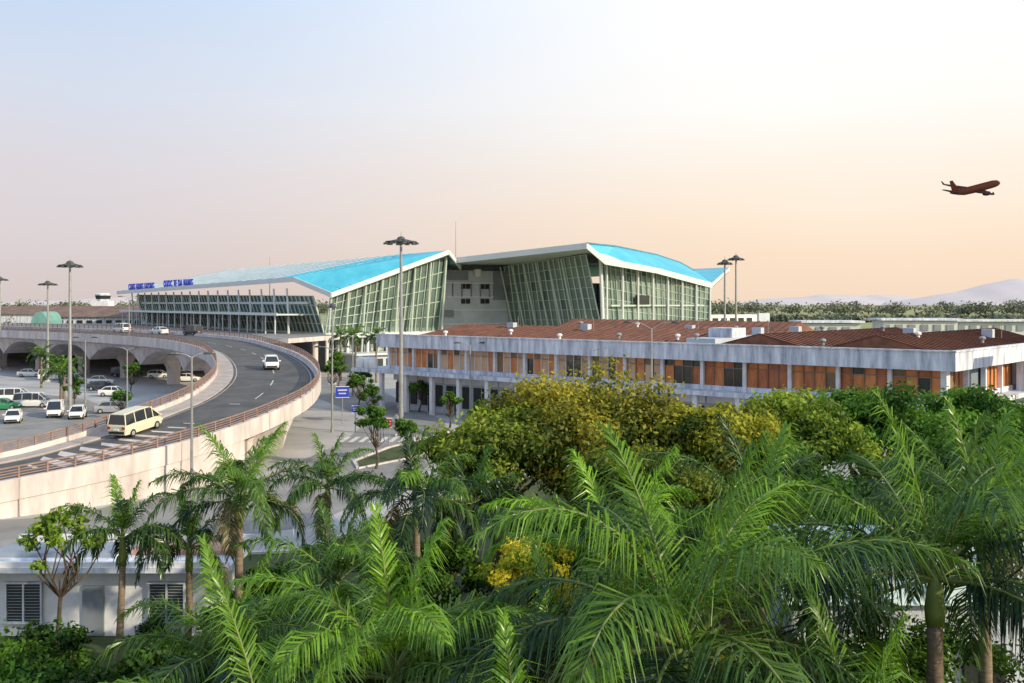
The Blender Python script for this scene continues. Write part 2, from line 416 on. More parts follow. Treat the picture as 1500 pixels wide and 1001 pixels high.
mb.poly([P3-so_,P2-so_,P1-so_],'soffit'); mb.poly([P3-so_,ridgep(RB)-so_,P2-so_],'soffit')
mb.poly([edgep(1.4)-so_,edgep(132)-so_,ridgep(132)-so_,ridgep(RB)-so_],'soffit')
mb.build('soffit_landside',term)

def glass_wall(name, a0,a1,t0,t1,n,m,gm='glass',mw=0.28,tw=0.14):
    g=MB(); a0,a1,t0,t1=map(Vector,(a0,a1,t0,t1)); r_=random.Random(len(name)*7+n)
    for i in range(n):
        for j in range(m):
            def q(u,v): return a0.lerp(a1,u).lerp(t0.lerp(t1,u),v)
            g.poly([q(i/n,j/m),q((i+1)/n,j/m),q((i+1)/n,(j+1)/m),q(i/n,(j+1)/m)],gm if r_.random()<0.94 else ('glass' if gm=='glassb' else 'glassb'))
    nrm=(a1-a0).cross(t0-a0).normalized()
    if nrm.dot(Vector((0,0,14))-a0)<0: nrm=-nrm
    for i in range(n+1):
        u=i/n; lo=a0.lerp(a1,u)+nrm*0.15; hi=t0.lerp(t1,u)+nrm*0.15
        g.beam(lo,hi,mw,0.3,'mull')
    for j in range(m+1):
        v=j/m; g.beam(a0.lerp(t0,v)+nrm*0.12,a1.lerp(t1,v)+nrm*0.12,tw,tw,'mull')
    return g.build(name,term)
glass_wall('end_glazing', L(-0.5,-3,8), L(26.5,-3,8), L(-0.5,-5.5,15.2), L(26.8,-5.5,24.3), 18,5,'glass',0.18)
mb=MB()
for k in range(8):
    s=k/7; a=L(-0.5+27*s,-3.6,0); b=L(-0.5+27.3*s,-6.0,15.2+9.1*s)
    mb.tube([a,b],[0.24,0.24],'mull',8)
mb.build('end_columns',term)
glass_wall('landside_glazing', L(-0.5,-3,8), L(-0.5,131,8), L(-3.0,-3,15.6), L(-3.0,131,16.8), 60,4)
mb=MB()
mb.obox(L(0.3,-2,0),Nn*26,T*132,UP*7.0,'greyd')
mb.obox(L(-1.5,-5.5,7.0),Nn*29.5,T*138,UP*0.9,'fascia')
for k in range(12):
    mb.obox(L(0.5+k*2.2,-2.15,0.6),Nn*1.7,T*0.1,UP*2.4,'dark')
    mb.obox(L(0.5+k*2.2,-2.15,3.8),Nn*1.7,T*0.1,UP*2.4,'glassb' if k%3 else 'dark')
for k in range(7):
    mb.tube([L(-1+k*4.6,-5,0),L(-1+k*4.6,-5,7)],[0.35,0.35],'fascia',10)
mb.obox(L(3,-11,0),Nn*20,T*6,UP*3.6,'grey'); mb.obox(L(2,-12,3.6),Nn*22,T*8,UP*0.35,'fascia')
for k in range(7): mb.obox(L(4+k*2.7,-11.12,0.8),Nn*1.9,T*0.1,UP*2.0,'dark')
mb.build('base_storey',term)
mb=MB()
for k in range(18):
    b=4+k*7.2
    mb.tube([L(-5.5,b,7.7),L(-5.5,b,11.5),L(-5.9,b,17.2)],[0.3,0.24,0.2],'fascia',8)
mb.obox(L(-9.5,0,11.6),Nn*8.5,T*126,UP*0.3,'soffit')
mb.obox(L(-9.7,0,11.55),Nn*0.2,T*126,UP*0.55,'fascia')
mb.obox(L(-3.1,0,13.9),Nn*0.5,T*126,UP*0.5,'fascia')
for k in range(24):
    mb.tube([L(-9.2,2+k*5.3,7.7),L(-9.2,2+k*5.3,11.6)],[0.14,0.14],'fascia',6)
mb.build('entrance_canopy',term)
mb=MB()
mb.obox(L(26.8,1,0),Nn*23.5,T*30,UP*21.6,'grey')
mb.obox(L(26.8,4,21.6),Nn*23.5,T*20,UP*2.4,'greyd')
for z0 in (3,6,9.2,12.4,15.4,18.6):
    mb.obox(L(26.9,0.8,z0),Nn*23.2,T*0.2,UP*0.3,'fascia')
for z0 in (14.0,17.4):
    for c in (8.2,13.5):
        for dx in (0,1.3):
            mb.obox(L(26.8+c+dx,0.72,z0),Nn*1.0,T*0.28,UP*1.1,'dark')
mb.obox(L(26.8,0.7,19.4),Nn*10,T*0.3,UP*2.0,'greyd'); mb.obox(L(43.8,0.7,14.9),Nn*6.3,T*0.3,UP*6.6,'greyd')
mb.obox(L(26.8,0.6,11.0),Nn*6,T*0.4,UP*1.6,'greyd')
mb.tube([L(39,0.3,20.2),L(39,0.3,21.9)],[0.9,0.9],'fascia',10)
for k in range(9): mb.obox(L(27.5+k*2.5,0.5,15.6),Nn*0.1,T*0.3,UP*3.0,'greyd')
mb.build('service_block',term)
Q1=Vector((-13.7,222,24.0)); Q2=Vector((15,200,26.1)); Q2b=Vector((18.9,203,23.1)); Q2c=Vector((31.0,214,21.6)); Q3=Vector((45.6,227,18.6))
Q4=Vector((62.2,285,24.2)); Rr=Vector((50.3,275,23.1)); M1=Vector((22.1,215,26.4)); M2=Vector((34.6,240,25.8)); M3=Vector((43.5,258,24.6))
S1=Q1+T*60; R2=Rr+T*60+Vector((0,0,-1)); Q4b=Q4+T*70
mb=MB()
for tri in ((Q2,Q2b,M1),(Q2b,Q2c,M1),(M1,Q2c,M2),(Q2c,Q3,M2),(M2,Q3,M3),(M3,Q3,Rr),(Q3,Q4,Rr)): mb.poly(tri,'blue')
for tri in ((Q1,Q2,M1),(Q1,M1,M2),(Q1,M2,M3),(Q1,M3,Rr)): mb.poly(tri,'roofg')
mb.poly([Q1,Rr,R2,S1],'roofg'); mb.poly([Rr,Q4,Q4b,R2],'blue')
for a,b in ((M1,M2),(Q2,M1),(M2,M3),(M3,Rr)): mb.beam(a+UP*.05,b+UP*.05,0.5,0.3,'blued')
def pl(P,s):
    n=len(P)-1; k=min(int(s*n),n-1); return P[k].lerp(P[k+1],s*n-k)
for k in range(1,14):
    s=k/14; mb.beam(pl([Q2b,Q2c,Q3],s)+UP*.05,pl([M1,M2,M3,Rr],s)+UP*.05,0.10,0.10,'blued')
mb.build('roof_airside',term)
mb=MB()
edge=[Q1,Q2,Q2b,Q2c,Q3,Q4,Q4b]
for a,b in zip(edge,edge[1:]):
    out_=Vector((b.y-a.y,-(b.x-a.x),0)).normalized()*0.15
    th=1.1 if a is not Q3 else 0.7
    mb.hexa([a-UP*th-out_,b-UP*th-out_,b-UP*th+out_,a-UP*th+out_,a+UP*.12-out_,b+UP*.12-out_,b+UP*.12+out_,a+UP*.12+out_],'fascia')
mb.build('fascia_airside',term)
mb=MB(); so_=UP*1.05
C0=Vector((0.3,236.5,0)); C1=Vector((19.4,209,0)); C2=Vector((44.6,227,0))
mb.poly([p-so_ for p in (Q1,L(50,30,24),M2+UP*-1,Q2)],'soffit'); mb.poly([p-so_ for p in (Q2,M2-UP,Q2c,Q2b)],'soffit'); mb.poly([p-so_ for p in (Q2c,M2-UP,Rr,Q3)],'soffit'); mb.poly([p-so_ for p in (Q3,Rr,Q4)],'soffit')
mb.build('soffit_airside',term)
glass_wall('airside_hall_glazing_left', C0+UP*6, C1+UP*6, C0-Nn*2.5+UP*22.8, C1-Nn*3.2+T*2+UP*24.3, 16,8,'glassb',0.22,0.10)
glass_wall('airside_hall_glazing_right', C1+UP*6, C2+UP*6, C1+T*2+UP*24.3, C2-T*0.6+UP*17.8, 22,8,'glassb',0.20,0.12)
glass_wall('airside_glazing_back', C2+UP*6, C2+T*60+UP*6, C2+UP*17.8, C2+T*60+UP*20, 20,5,'glassb')
mb=MB()
mb.hexa([C0,C1,C2,C2+T*60,C0+UP*6,C1+UP*6,C2+UP*6,C2+T*60+UP*6],'grey')
mb.tube([C1+Vector((-.2,-.8,5)),C1-Nn*1.2+Vector((0,-.8,24.0))],[0.45,0.35],'fascia',10)
for k in range(7):
    s=0.06+k*0.14
    a=C0.lerp(C1,s)-Nn*0.9+UP*6; b=C0.lerp(C1,s-0.05)-Nn*4.0+UP*(22.6+1.2*s)
    mb.tube([a,b],[0.24,0.18],'mull',6)
for k in range(8):
    s=k/7; b_=C1.lerp(C2,s)-T*0.8
    mb.tube([b_+UP*5,b_+UP*(22.9*(1-s)+17.8*s)],[0.24,0.2],'fascia',8)
mb.obox(C1.lerp(C2,0.05)-T*0.45+UP*13.4,(C2-C1)*0.9,T*0.2,UP*0.35,'mull')
mb.obox(C1.lerp(C2,0.27)-T*0.5+UP*13.8,(C2-C1)*0.13,T*0.2,UP*2.0,'dark')
mb.build('airside_base',term)
mb=MB()
for k,off in enumerate((8,30)):
    s=C2+T*off+UP*8.3
    mb.obox(s,Nn*26,T*3,UP*3,'tank'); mb.obox(s+Nn*4-UP*8.3,Nn*0.8,T*0.8,UP*8.3,'steel'); mb.obox(s+Nn*20-UP*8.3,Nn*0.8,T*0.8,UP*8.3,'steel')
    mb.obox(s+Nn*26-T*0.5-UP*0.3,Nn*4,T*4,UP*3.6,'grey')
    for q in range(8): mb.obox(s+Nn*(1+q*3)-T*0.05+UP*1.3,Nn*2,T*0.1,UP*0.9,'dark')
mb.build('jet_bridges',term)
for txt,u in (('CANG HANG KHONG',104),('QUOC TE DA NANG',70)):
    cu=bpy.data.curves.new('roof_lettering','FONT'); cu.body=txt; cu.size=2.5; cu.extrude=0.12; cu.offset=0.04; cu.space_character=1.15
    ob=bpy.data.objects.new('roof_lettering',cu); COL.objects.link(ob)
    p=edgep(u+20)+Nn*1.2+UP*0.35
    ob.location=p; ob.rotation_euler=(R(90),0,math.atan2(-T.y,-T.x)); ob.parent=term
    cu.materials.append(M['signb']); cu.align_x='LEFT'
mb=MB(); mb.tube([(-13,230,20),(-13,230,33)],[0.10,0.04],'steel',6); mb.tube([(-73,300,15),(-73,300,28)],[0.12,0.05],'steel',6); mb.build('antenna',term)

# ------------------------------------------------------------------ old terminal building
old=empty('old_passenger_building')
A0=Vector((-16.3,132,0)); A1=Vector((37,85,0)); D=(A1-A0); LEN=D.length; D.normalize(); Bk=Vector((-D.y,D.x,0))
def K(s,d,z): return A0+D*s+Bk*d+UP*z
DEP=38
mb=MB()
mb.obox(K(0.4,1.0,0.05),D*(LEN-1.4),Bk*(DEP-2),UP*4.85,'grey')
mb.obox(K(0.4,0.45,5.7),D*(LEN-0.9),Bk*(DEP-1),UP*2.6,'greyd')
mb.obox(K(-5.5,-1.9,4.9),D*(LEN+7.3),Bk*(DEP+1.9),UP*0.45,'whited')
mb.obox(K(0,0.1,5.35),D*(LEN),Bk*0.4,UP*0.45,'whited')
mb.obox(K(LEN-0.4,0.5,5.35),D*0.4,Bk*(DEP-1),UP*0.45,'whited')
mb.build('storeys',old)
mb=MB()
zb,zt=8.3,9.9
mb.obox(K(-1.2,-1.2,zb),D*(LEN+2.4),Bk*0.35,UP*(zt-zb),'whited')
mb.obox(K(LEN+0.85,-0.85,zb),D*0.35,Bk*(DEP+0.85),UP*(zt-zb),'whited')
mb.obox(K(-1.2,-0.85,zb),D*0.35,Bk*(DEP+0.85),UP*(zt-zb),'whited')
mb.obox(K(-0.85,-0.85,zb+0.004),D*(LEN+1.7),Bk*(DEP),UP*0.2,'soffit')
mb.obox(K(-1.3,-1.3,zt),D*(LEN+2.6),Bk*0.55,UP*0.14,'whited')
mb.obox(K(LEN+0.75,-0.7,zt),D*0.55,Bk*DEP,UP*0.14,'whited')
mb.build('parapet_band',old)
mb=MB(); mf=MB()
nb=15; bay=LEN/nb
random.seed(3)
for k in range(nb):
    s0=k*bay
    mf.obox(K(s0-0.18,-0.12,5.35),D*0.36,Bk*0.5,UP*2.95,'white')
    nmul=4; wv=(bay-0.36)/nmul
    near_=k/nb
    for j in range(nmul):
        x=s0+0.18+j*wv
        if near_>0.55: c=random.choice([0,0,0,0,1,1]) 
        elif near_>0.38: c=random.choice([3,0,2,4])
        else: c=random.choice([2,2,2,0,0])
        if k in (9,10) and j in (2,3): c=4
        for (za,zc) in ((5.8,7.55),(7.62,8.3)):
            mb.obox(K(x+0.03,0.24+random.uniform(0,0.06),za),D*(wv-0.06),Bk*0.05,UP*(zc-za),CURT[c if random.random()<0.8 else random.choice([1,3,4])])
        mf.obox(K(x-0.035,0.16,5.8),D*0.07,Bk*0.16,UP*2.5,CURT[3] if near_>.5 else 'white')
    mf.obox(K(s0+0.18,0.18,7.55),D*(bay-0.36),Bk*0.12,UP*0.07,'greyd')
mf.obox(K(LEN-0.36,-0.12,5.35),D*0.5,Bk*0.5,UP*2.95,'white')
for k in range(7):
    d0=0.6+k*5.2
    mf.obox(K(LEN-0.3,d0-0.2,5.35),D*0.45,Bk*0.4,UP*2.95,'white')
    for j in range(4):
        x=d0+0.2+j*1.2
        if k==1: continue
        mb.obox(K(LEN-0.35,x+0.03,5.8),D*0.05,Bk*1.14,UP*2.5,CURT[random.choice([0,1,1,3])])
        mf.obox(K(LEN-0.28,x-0.03,5.8),D*0.12,Bk*0.07,UP*2.5,CURT[3])
for k in range(nb+1):
    s0=k*bay
    mf.obox(K(s0-0.25,-1.5,0),D*0.5,Bk*0.5,UP*4.9,'white')
    if k<nb:
        for j in range(3):
            mb.obox(K(s0+0.4+j*1.4,0.85,0.9 if j!=1 else 0.1),D*1.15,Bk*0.12,UP*(2.7 if j!=1 else 3.5),'dark')
        mf.obox(K(s0+0.1,0.7,3.9),D*(bay-0.2),Bk*0.25,UP*0.95,'white')
mb.build('window_panels',old); mf.build('frames_and_columns',old)
mb=MB()
def gable(s0,s1,d0,d1,zl,zr,axis='s',rib=1.1):
    if axis=='s':
        dm=(d0+d1)/2
        a,b,c,e=K(s0,d0,zl),K(s1,d0,zl),K(s1,dm,zr),K(s0,dm,zr); f,g=K(s1,d1,zl),K(s0,d1,zl)
        mb.poly([a,b,c,e],'rust'); mb.poly([e,c,f,g],'rust'); mb.poly([a,e,g],'rust'); mb.poly([b,f,c],'rust')
        n=int((s1-s0)/rib)
        for i in range(n+1):
            t=i/n; mb.beam(a.lerp(b,t)+UP*.05,e.lerp(c,t)+UP*.05,0.10,0.10,'rib')
    else:
        sm=(s0+s1)/2
        a,b,c,e=K(s0,d0,zl),K(s0,d1,zl),K(sm,d1,zr),K(sm,d0,zr); f,g=K(s1,d1,zl),K(s1,d0,zl)
        mb.poly([a,b,c,e],'rust'); mb.poly([e,c,f,g],'rust'); mb.poly([a,e,g],'rust'); mb.poly([b,f,c],'rust')
        n=int((d1-d0)/rib)
        for i in range(n+1):
            t=i/n; mb.beam(a.lerp(b,t)+UP*.05,e.lerp(c,t)+UP*.05,0.10,0.10,'rib'); mb.beam(g.lerp(f,t)+UP*.05,e.lerp(c,t)+UP*.05,0.10,0.10,'rib')
gable(3,44,1.5,22,9.6,11.1); gable(8,44,22.2,37,9.6,11.7)
gable(48,59,0.5,36,9.6,11.0,'d'); gable(59.4,70.6,0.5,36,9.6,11.1,'d')
mb.obox(K(44.3,2,9.5),D*3.4,Bk*30,UP*0.9,'grey')
mb.obox(K(44.6,6,10.4),D*2.8,Bk*3,UP*1.0,'whited')
mb.build('rusty_roof_sheets',old)
mb=MB()
for s,d_,z in [(9,1.6,9.9),(18,4,10.2),(27.5,1.8,9.9),(35,3,10.1),(42,4,10.1),(46,1.2,10.3),(49,9,10.3),(58.8,3,10.0),(66,8,10.7),(70,14,10.2),(52,18,10.9),(30,14,11.1),(22,13,11.1),(38,24,10.6),(14,20,10.2),(55,28,10.8)]:
    p=K(s,d_,z)
    mb.tube([p,p+UP*0.3,p+UP*0.33,p+UP*0.46,p+UP*0.6,p+UP*0.66],[0.15,0.15,0.27,0.33,0.24,0.07],'steel' if int(s)%3 else 'tank',10)
for s,d_,z in [(12,10,10.6),(25,9,10.6),(33,20,10.4),(50,14,10.6),(62,15,10.6),(45.5,14,10.4),(67,24,10.4)]:
    mb.obox(K(s,d_,z),D*1.1,Bk*0.8,UP*0.9,'grey'); mb.tube([K(s+2,d_,z),K(s+2,d_,z+1.8)],[0.04,0.03],'steel',5)
mb.build('roof_ventilators',old)
mb=MB()
mb.obox(K(LEN+6.2,5,0.05),D*2.2,Bk*5,UP*11,'whited')
mb.obox(K(LEN+0.4,20,0.05),D*8,Bk*10,UP*8.2,'whited'); mb.obox(K(LEN+5.9,4.7,11.05),D*2.8,Bk*5.6,UP*0.2,'white')
mb.obox(K(LEN+1.2,2,0.05),D*5,Bk*8,UP*4.9,'whited'); 
for k in range(4): mb.obox(K(LEN+5.6,6+k*3,5.5),D*0.4,Bk*0.4,UP*2.8,'white')
mb.build('stair_tower',old)
mb=MB()
for k,(s,d_) in enumerate([(-4.6,-1.0),(-3.2,-0.8),(-1.9,-1.1)]):
    p=K(s,d_,5.36); mb.tube([p,p+UP*0.1,p+UP*1.1,p+UP*1.45,p+UP*1.5],[0.55,0.62,0.62,0.35,0.2],'tank',12)
mb.build('water_tanks',old,smooth=True)
ap=empty('apron_sheds')
mb=MB()
for (x,y,wd,dp,h) in [(60,190,12,8,10.6),(80,198,16,8,10.9),(104,215,20,10,10.4)]:
    mb.box((x,y,h),(wd,dp,0.4),'whited'); 
    mb.box((x,y,h/2-0.1),(wd*0.9,dp*0.8,h-0.5),'soffit')
    for k in range(int(wd/2.5)): mb.box((x-wd/2+1.2+k*2.5,y-dp*0.4-0.1,h-1.6),(1.4,0.2,1.2),'greyd')
mb.build('shed_bodies',ap)

# ------------------------------------------------------------------ left background buildings
bld=empty('hangar_building')
mb=MB()
def gablebox(mb,x0,x1,y0,y1,h,r,wm,rm):
    mb.box(((x0+x1)/2,(y0+y1)/2,h/2),(x1-x0,y1-y0,h),wm)
    ym=(y0+y1)/2
    mb.poly([(x0-1,y0-1,h),(x1+1,y0-1,h),(x1+1,ym,h+r),(x0-1,ym,h+r)],rm); mb.poly([(x0-1,ym,h+r),(x1+1,ym,h+r),(x1+1,y1+1,h),(x0-1,y1+1,h)],rm)
    mb.poly([(x0,y0,h+0.01),(x0,ym,h+r),(x0,y1,h+0.01)],wm); mb.poly([(x1,y0,h+0.01),(x1,y1,h+0.01),(x1,ym,h+r)],wm)
gablebox(mb,-158,-112,330,352,9.6,3.6,'whited','brownroof'); gablebox(mb,-200,-165,380,400,10,3,'whited','brownroof')
for k in range(14): mb.box((-156+k*3.2,329.9,7.5),(1.8,0.3,2),'dark')
mb.build('hangar_body',bld)
tw=empty('control_tower'); mb=MB()
mb.box((-152,370,7.5),(6,6,15),'white'); 
mb.tube([(-152,370,15),(-152,370,15.5),(-152,370,17.2),(-152,370,17.4),(-152,370,17.9)],[2.3,2.5,2.9,3.0,2.0],'whited',8)
mb.tube([(-152,370,15.7),(-152,370,17.0)],[2.65,2.98],'dark',8)
mb.build('tower_body',tw)
mb=MB()
rg=[]
for k in range(9):
    a=math.pi*k/8; rg.append((-142.5+2.6*math.cos(a),300,7.0+4.6*math.sin(a)))
r2=[(x,y+10,z) for x,y,z in rg]
mb.loft([[(-139.9,300,0)]+rg+[(-145.1,300,0)],[(-139.9,310,0)]+r2+[(-145.1,310,0)]],'tealwall'); 
mb.obox((-144,299.8,0),(3,0,0),(0,0.15,0),(0,0,7),'dark')
mb.build('teal_pavilion')

# ------------------------------------------------------------------ far landscape
mb=MB()
def hill(cx,cy,wd,h,seed):
    r=np.random.default_rng(seed); n=60
    fr=[];bk=[];mid=[]
    ph=r.uniform(0,6.28,6)
    for i in range(n+1):
        t=i/n; x=cx+(t-.5)*wd
        e=math.sin(math.pi*t)**0.9*(0.72+0.13*math.sin(5*t*2+ph[0])+0.10*math.sin(11*t+ph[1])+0.05*math.sin(27*t+ph[2])+0.02*math.sin(60*t+ph[3]))
        fr.append((x,cy,0)); mid.append((x,cy+900,max(0,h*e))); bk.append((x,cy+2500,0))
    mb.loft([fr,mid,bk],'hill',cap=False,closed=False)
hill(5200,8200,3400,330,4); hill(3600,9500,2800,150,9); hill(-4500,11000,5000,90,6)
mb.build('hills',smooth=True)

def leafcloud(C, Rad, n, size, colA, colB, shell=0.3, r=rng, aspect=0.55):
    k=len(C)
    d=r.normal(size=(k*n,3)); d/=np.linalg.norm(d,axis=1)[:,None]
    rad=(shell+(1-shell)*r.random(k*n)**0.7)[:,None]
    rad*= (0.8+0.45*r.random((k*n,1)))
    cc=np.repeat(C,n,axis=0); rr_=np.repeat(Rad,n,axis=0)
    P=cc+d*rad*rr_
    nrm=d+r.normal(size=(k*n,3))*0.7; nrm[:,2]+=0.35; nrm/=np.linalg.norm(nrm,axis=1)[:,None]
    u=np.cross(nrm,r.normal(size=(k*n,3))); u/=np.linalg.norm(u,axis=1)[:,None]+1e-9
    v=np.cross(nrm,u)
    s=(size*(0.6+0.8*r.random(k*n)))[:,None]
    V=np.stack([P-u*s*.5,P-v*s*.5*aspect,P+u*s*.5,P+v*s*.5*aspect],axis=1)
    tc_=np.repeat(r.random(k),n); b=np.clip(0.36+0.3*d[:,2]+0.8*(tc_-0.5)+r.normal(size=k*n)*0.2,0,1)  # clump tops coloured lighter, as if lit from above, plus random tone
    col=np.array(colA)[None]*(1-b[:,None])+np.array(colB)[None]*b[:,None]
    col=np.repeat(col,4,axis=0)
    return V.reshape(-1,3),col

C=[];Rd=[]
for k in range(700):
    x=rng.uniform(-1500,2300); y=1250+rng.uniform(-60,120)
    h=rng.uniform(11,21); C.append((x,y,h*0.5)); Rd.append((rng.uniform(10,22),8,h*0.48))
for k in range(260):
    x=rng.uniform(100,700); y=760+rng.uniform(-40,60)
    h=rng.uniform(3,6); C.append((x,y,h*0.5)); Rd.append((rng.uniform(4,9),4,h*0.55))
V,c=leafcloud(np.array(C),np.array(Rd),90,4.0,(0.13,0.15,0.11),(0.21,0.235,0.16))  # leaf colours lightened and greyed to paint in haze
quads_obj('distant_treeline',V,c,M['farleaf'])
C=[];Rd=[]
for k in range(150):
    x=rng.uniform(-330,-100); y=400+rng.uniform(-25,60)
    h=rng.uniform(8,14); C.append((x,y,h*0.55)); Rd.append((rng.uniform(3,6),4,h*0.5))
V,c=leafcloud(np.array(C),np.array(Rd),90,1.2,(0.08,0.10,0.07),(0.17,0.19,0.12))  # muted leaf colours carry the haze at this range
quads_obj('background_trees',V,c,M['farleaf'])

# ------------------------------------------------------------------ trees
def tree(name,x,y,h,rx,rz,nclump,n,size,cA,cB,seed=0,trunk=0.22,croot=0.45,cs=1.0):
    r=np.random.default_rng(seed); e=empty(name,(0,0,0))
    cz=h-rz
    C=[];Rd=[]
    for k in range(nclump):
        d=r.normal(size=3); d/=np.linalg.norm(d); d[2]=abs(d[2])*1.0-0.25 if r.random()<0.8 else d[2]
        q=0.35+0.6*r.random()
        C.append((x+d[0]*rx*q,y+d[1]*rx*q,cz+d[2]*rz*q)); s=rx*(0.17+0.15*r.random())*cs
        Rd.append((s,s,s*0.75))
    C=np.array(C);Rd=np.array(Rd)
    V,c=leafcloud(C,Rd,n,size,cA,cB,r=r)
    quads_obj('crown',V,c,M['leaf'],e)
    mb=MB()
    f=Vector((x,y,0)); sp_=Vector((x+r.normal()*0.2,y+r.normal()*0.2,max(0.8,(cz-rz)*0.9 if cz-rz>1 else cz*croot)))
    mb.tube([f,f.lerp(sp_,0.5)+Vector((r.normal()*.1,r.normal()*.1,0)),sp_],[trunk*1.3,trunk,trunk*0.85],'bark',8)
    for k in range(min(nclump,16)):
        t=Vector(C[k]); m1=sp_.lerp(t,0.4)+Vector((r.normal()*.3,r.normal()*.3,-0.2)); m2=sp_.lerp(t,0.75)+Vector((r.normal()*.2,r.normal()*.2,0.1))
        mb.tube([sp_,m1,m2,t],[trunk*0.55,trunk*0.38,trunk*0.22,trunk*0.08],'bark',6)
    mb.build('trunk_and_limbs',e)
    return e
YA=(0.04,0.075,0.012)
tree('rain_tree',3.8,50,11.1,6.6,3.6,76,520,0.24,YA,(0.40,0.36,0.04),seed=1,trunk=0.35)
tree('rain_tree',-0.8,47,9.5,4.0,2.6,36,500,0.24,YA,(0.28,0.36,0.04),seed=2,trunk=0.3)
tree('rain_tree',9.6,48,9.9,4.0,2.6,38,500,0.24,(0.03,0.07,0.012),(0.36,0.37,0.035),seed=3,trunk=0.3)
tree('rain_tree',6.0,43,8.4,4.0,2.2,34,460,0.22,(0.03,0.06,0.012),(0.24,0.29,0.03),seed=13,trunk=0.3)
G1=(0.02,0.07,0.012); G2=(0.14,0.31,0.035)
tree('shade_tree',14.6,52,9.7,4.2,2.9,40,500,0.26,G1,(0.26,0.36,0.035),seed=4,trunk=0.3)
tree('shade_tree',21,58,9.9,4.6,3.3,42,520,0.26,G1,G2,seed=5,trunk=0.3)
tree('shade_tree',27,60,9.6,4.4,3.2,40,500,0.28,G1,G2,seed=6,trunk=0.3)
tree('shade_tree',32.5,66,8.6,4.2,2.8,34,460,0.28,G1,G2,seed=14,trunk=0.3)
tree('shade_tree',13,42,8.0,4.4,2.8,34,500,0.22,(0.014,0.045,0.010),(0.09,0.22,0.025),seed=7,trunk=0.28)
tree('shade_tree',20.5,46,8.6,4.6,2.9,34,500,0.24,(0.014,0.045,0.010),(0.10,0.24,0.025),seed=8,trunk=0.28)
tree('shade_tree',6,37,6.8,3.8,2.3,28,500,0.22,(0.012,0.04,0.010),(0.07,0.17,0.025),seed=9,trunk=0.28)
tree('yellow_flowering_tree',0.6,25.5,8.1,1.5,0.8,26,300,0.11,(0.14,0.24,0.02),(0.92,0.76,0.05),seed=10,trunk=0.12)
tree('yellow_flowering_tree',2.5,26,7.4,1.1,0.8,18,300,0.11,(0.10,0.20,0.02),(0.85,0.70,0.05),seed=12,trunk=0.12)
tree('yellow_flowering_tree',5.2,22,6.9,0.9,0.7,14,260,0.10,(0.08,0.18,0.02),(0.75,0.64,0.05),seed=15,trunk=0.10)
fill=[(-16,30,4.2,3.2,2.0),(-12.3,25.5,6.2,2.0,1.8),(-10.4,23,6.0,1.7,1.7),(-12.6,22.5,6.0,2.0,1.8),(-10,30,4.6,2.4,1.9),(-7.5,27,5.2,2.6,2.0),(-5,33,5.2,2.8,2.0),(-2,29,5.7,2.6,2.0),(1,25,5.4,2.4,2.0),(4.5,24,5.7,2.6,2.1),(8,23,6.0,2.6,2.1),(11,27,6.2,3,2.1),(-6.5,20,5.9,2.2,1.8),(-3,17,6.1,1.8,1.5),(1.5,18,6.2,1.9,1.6),(5.2,17,6.3,1.9,1.6),(9,18,6.7,2.1,1.7),(-9,37,4.6,2.4,1.9),(-3.5,40,5.2,2.6,2.0),(-8.7,20,6.2,1.8,1.6),(2,41,6.0,2.6,2.0),(-6.0,25,5.9,2.2,1.8)]
for k,(x,y,h,rx,rz) in enumerate(fill):
    b=random.random()
    tree('garden_tree',x,y,h,rx,rz,20,420,0.15 if y<30 else 0.2,(0.008,0.030,0.006),(0.04+0.06*b,0.12+0.09*b,0.015),seed=20+k,trunk=0.14,cs=1.1)
for k,(x,y,h) in enumerate([(-11.5,84,6.0),(-9.2,88,4.2),(-16.5,117,5),(-20,128,5.5),(-27,150,6),(-29,165,6.5),(-22,148,5),(-12,128,5.0),(-7,112,4.6),(-3.5,104,4.4),(-68,150,6.5),(-58,152,5.5),(-90,170,7),(-47,120,4),(-58,132,4.5)]):
    tree('street_tree',x,y,h,h*0.30,h*0.34,18,130,0.26,(0.02,0.06,0.012),(0.14,0.30,0.03),seed=60+k,trunk=0.10,cs=1.05)
tree('light_green_tree',-14.9,33,8.0,1.3,1.6,26,80,0.17,(0.08,0.16,0.02),(0.28,0.40,0.05),seed=90,trunk=0.08,cs=0.95)
tree('clipped_shrub',-14.6,40,1.5,0.75,0.75,12,300,0.1,(0.01,0.03,0.01),(0.03,0.07,0.02),seed=91,trunk=0.06,cs=1.6)

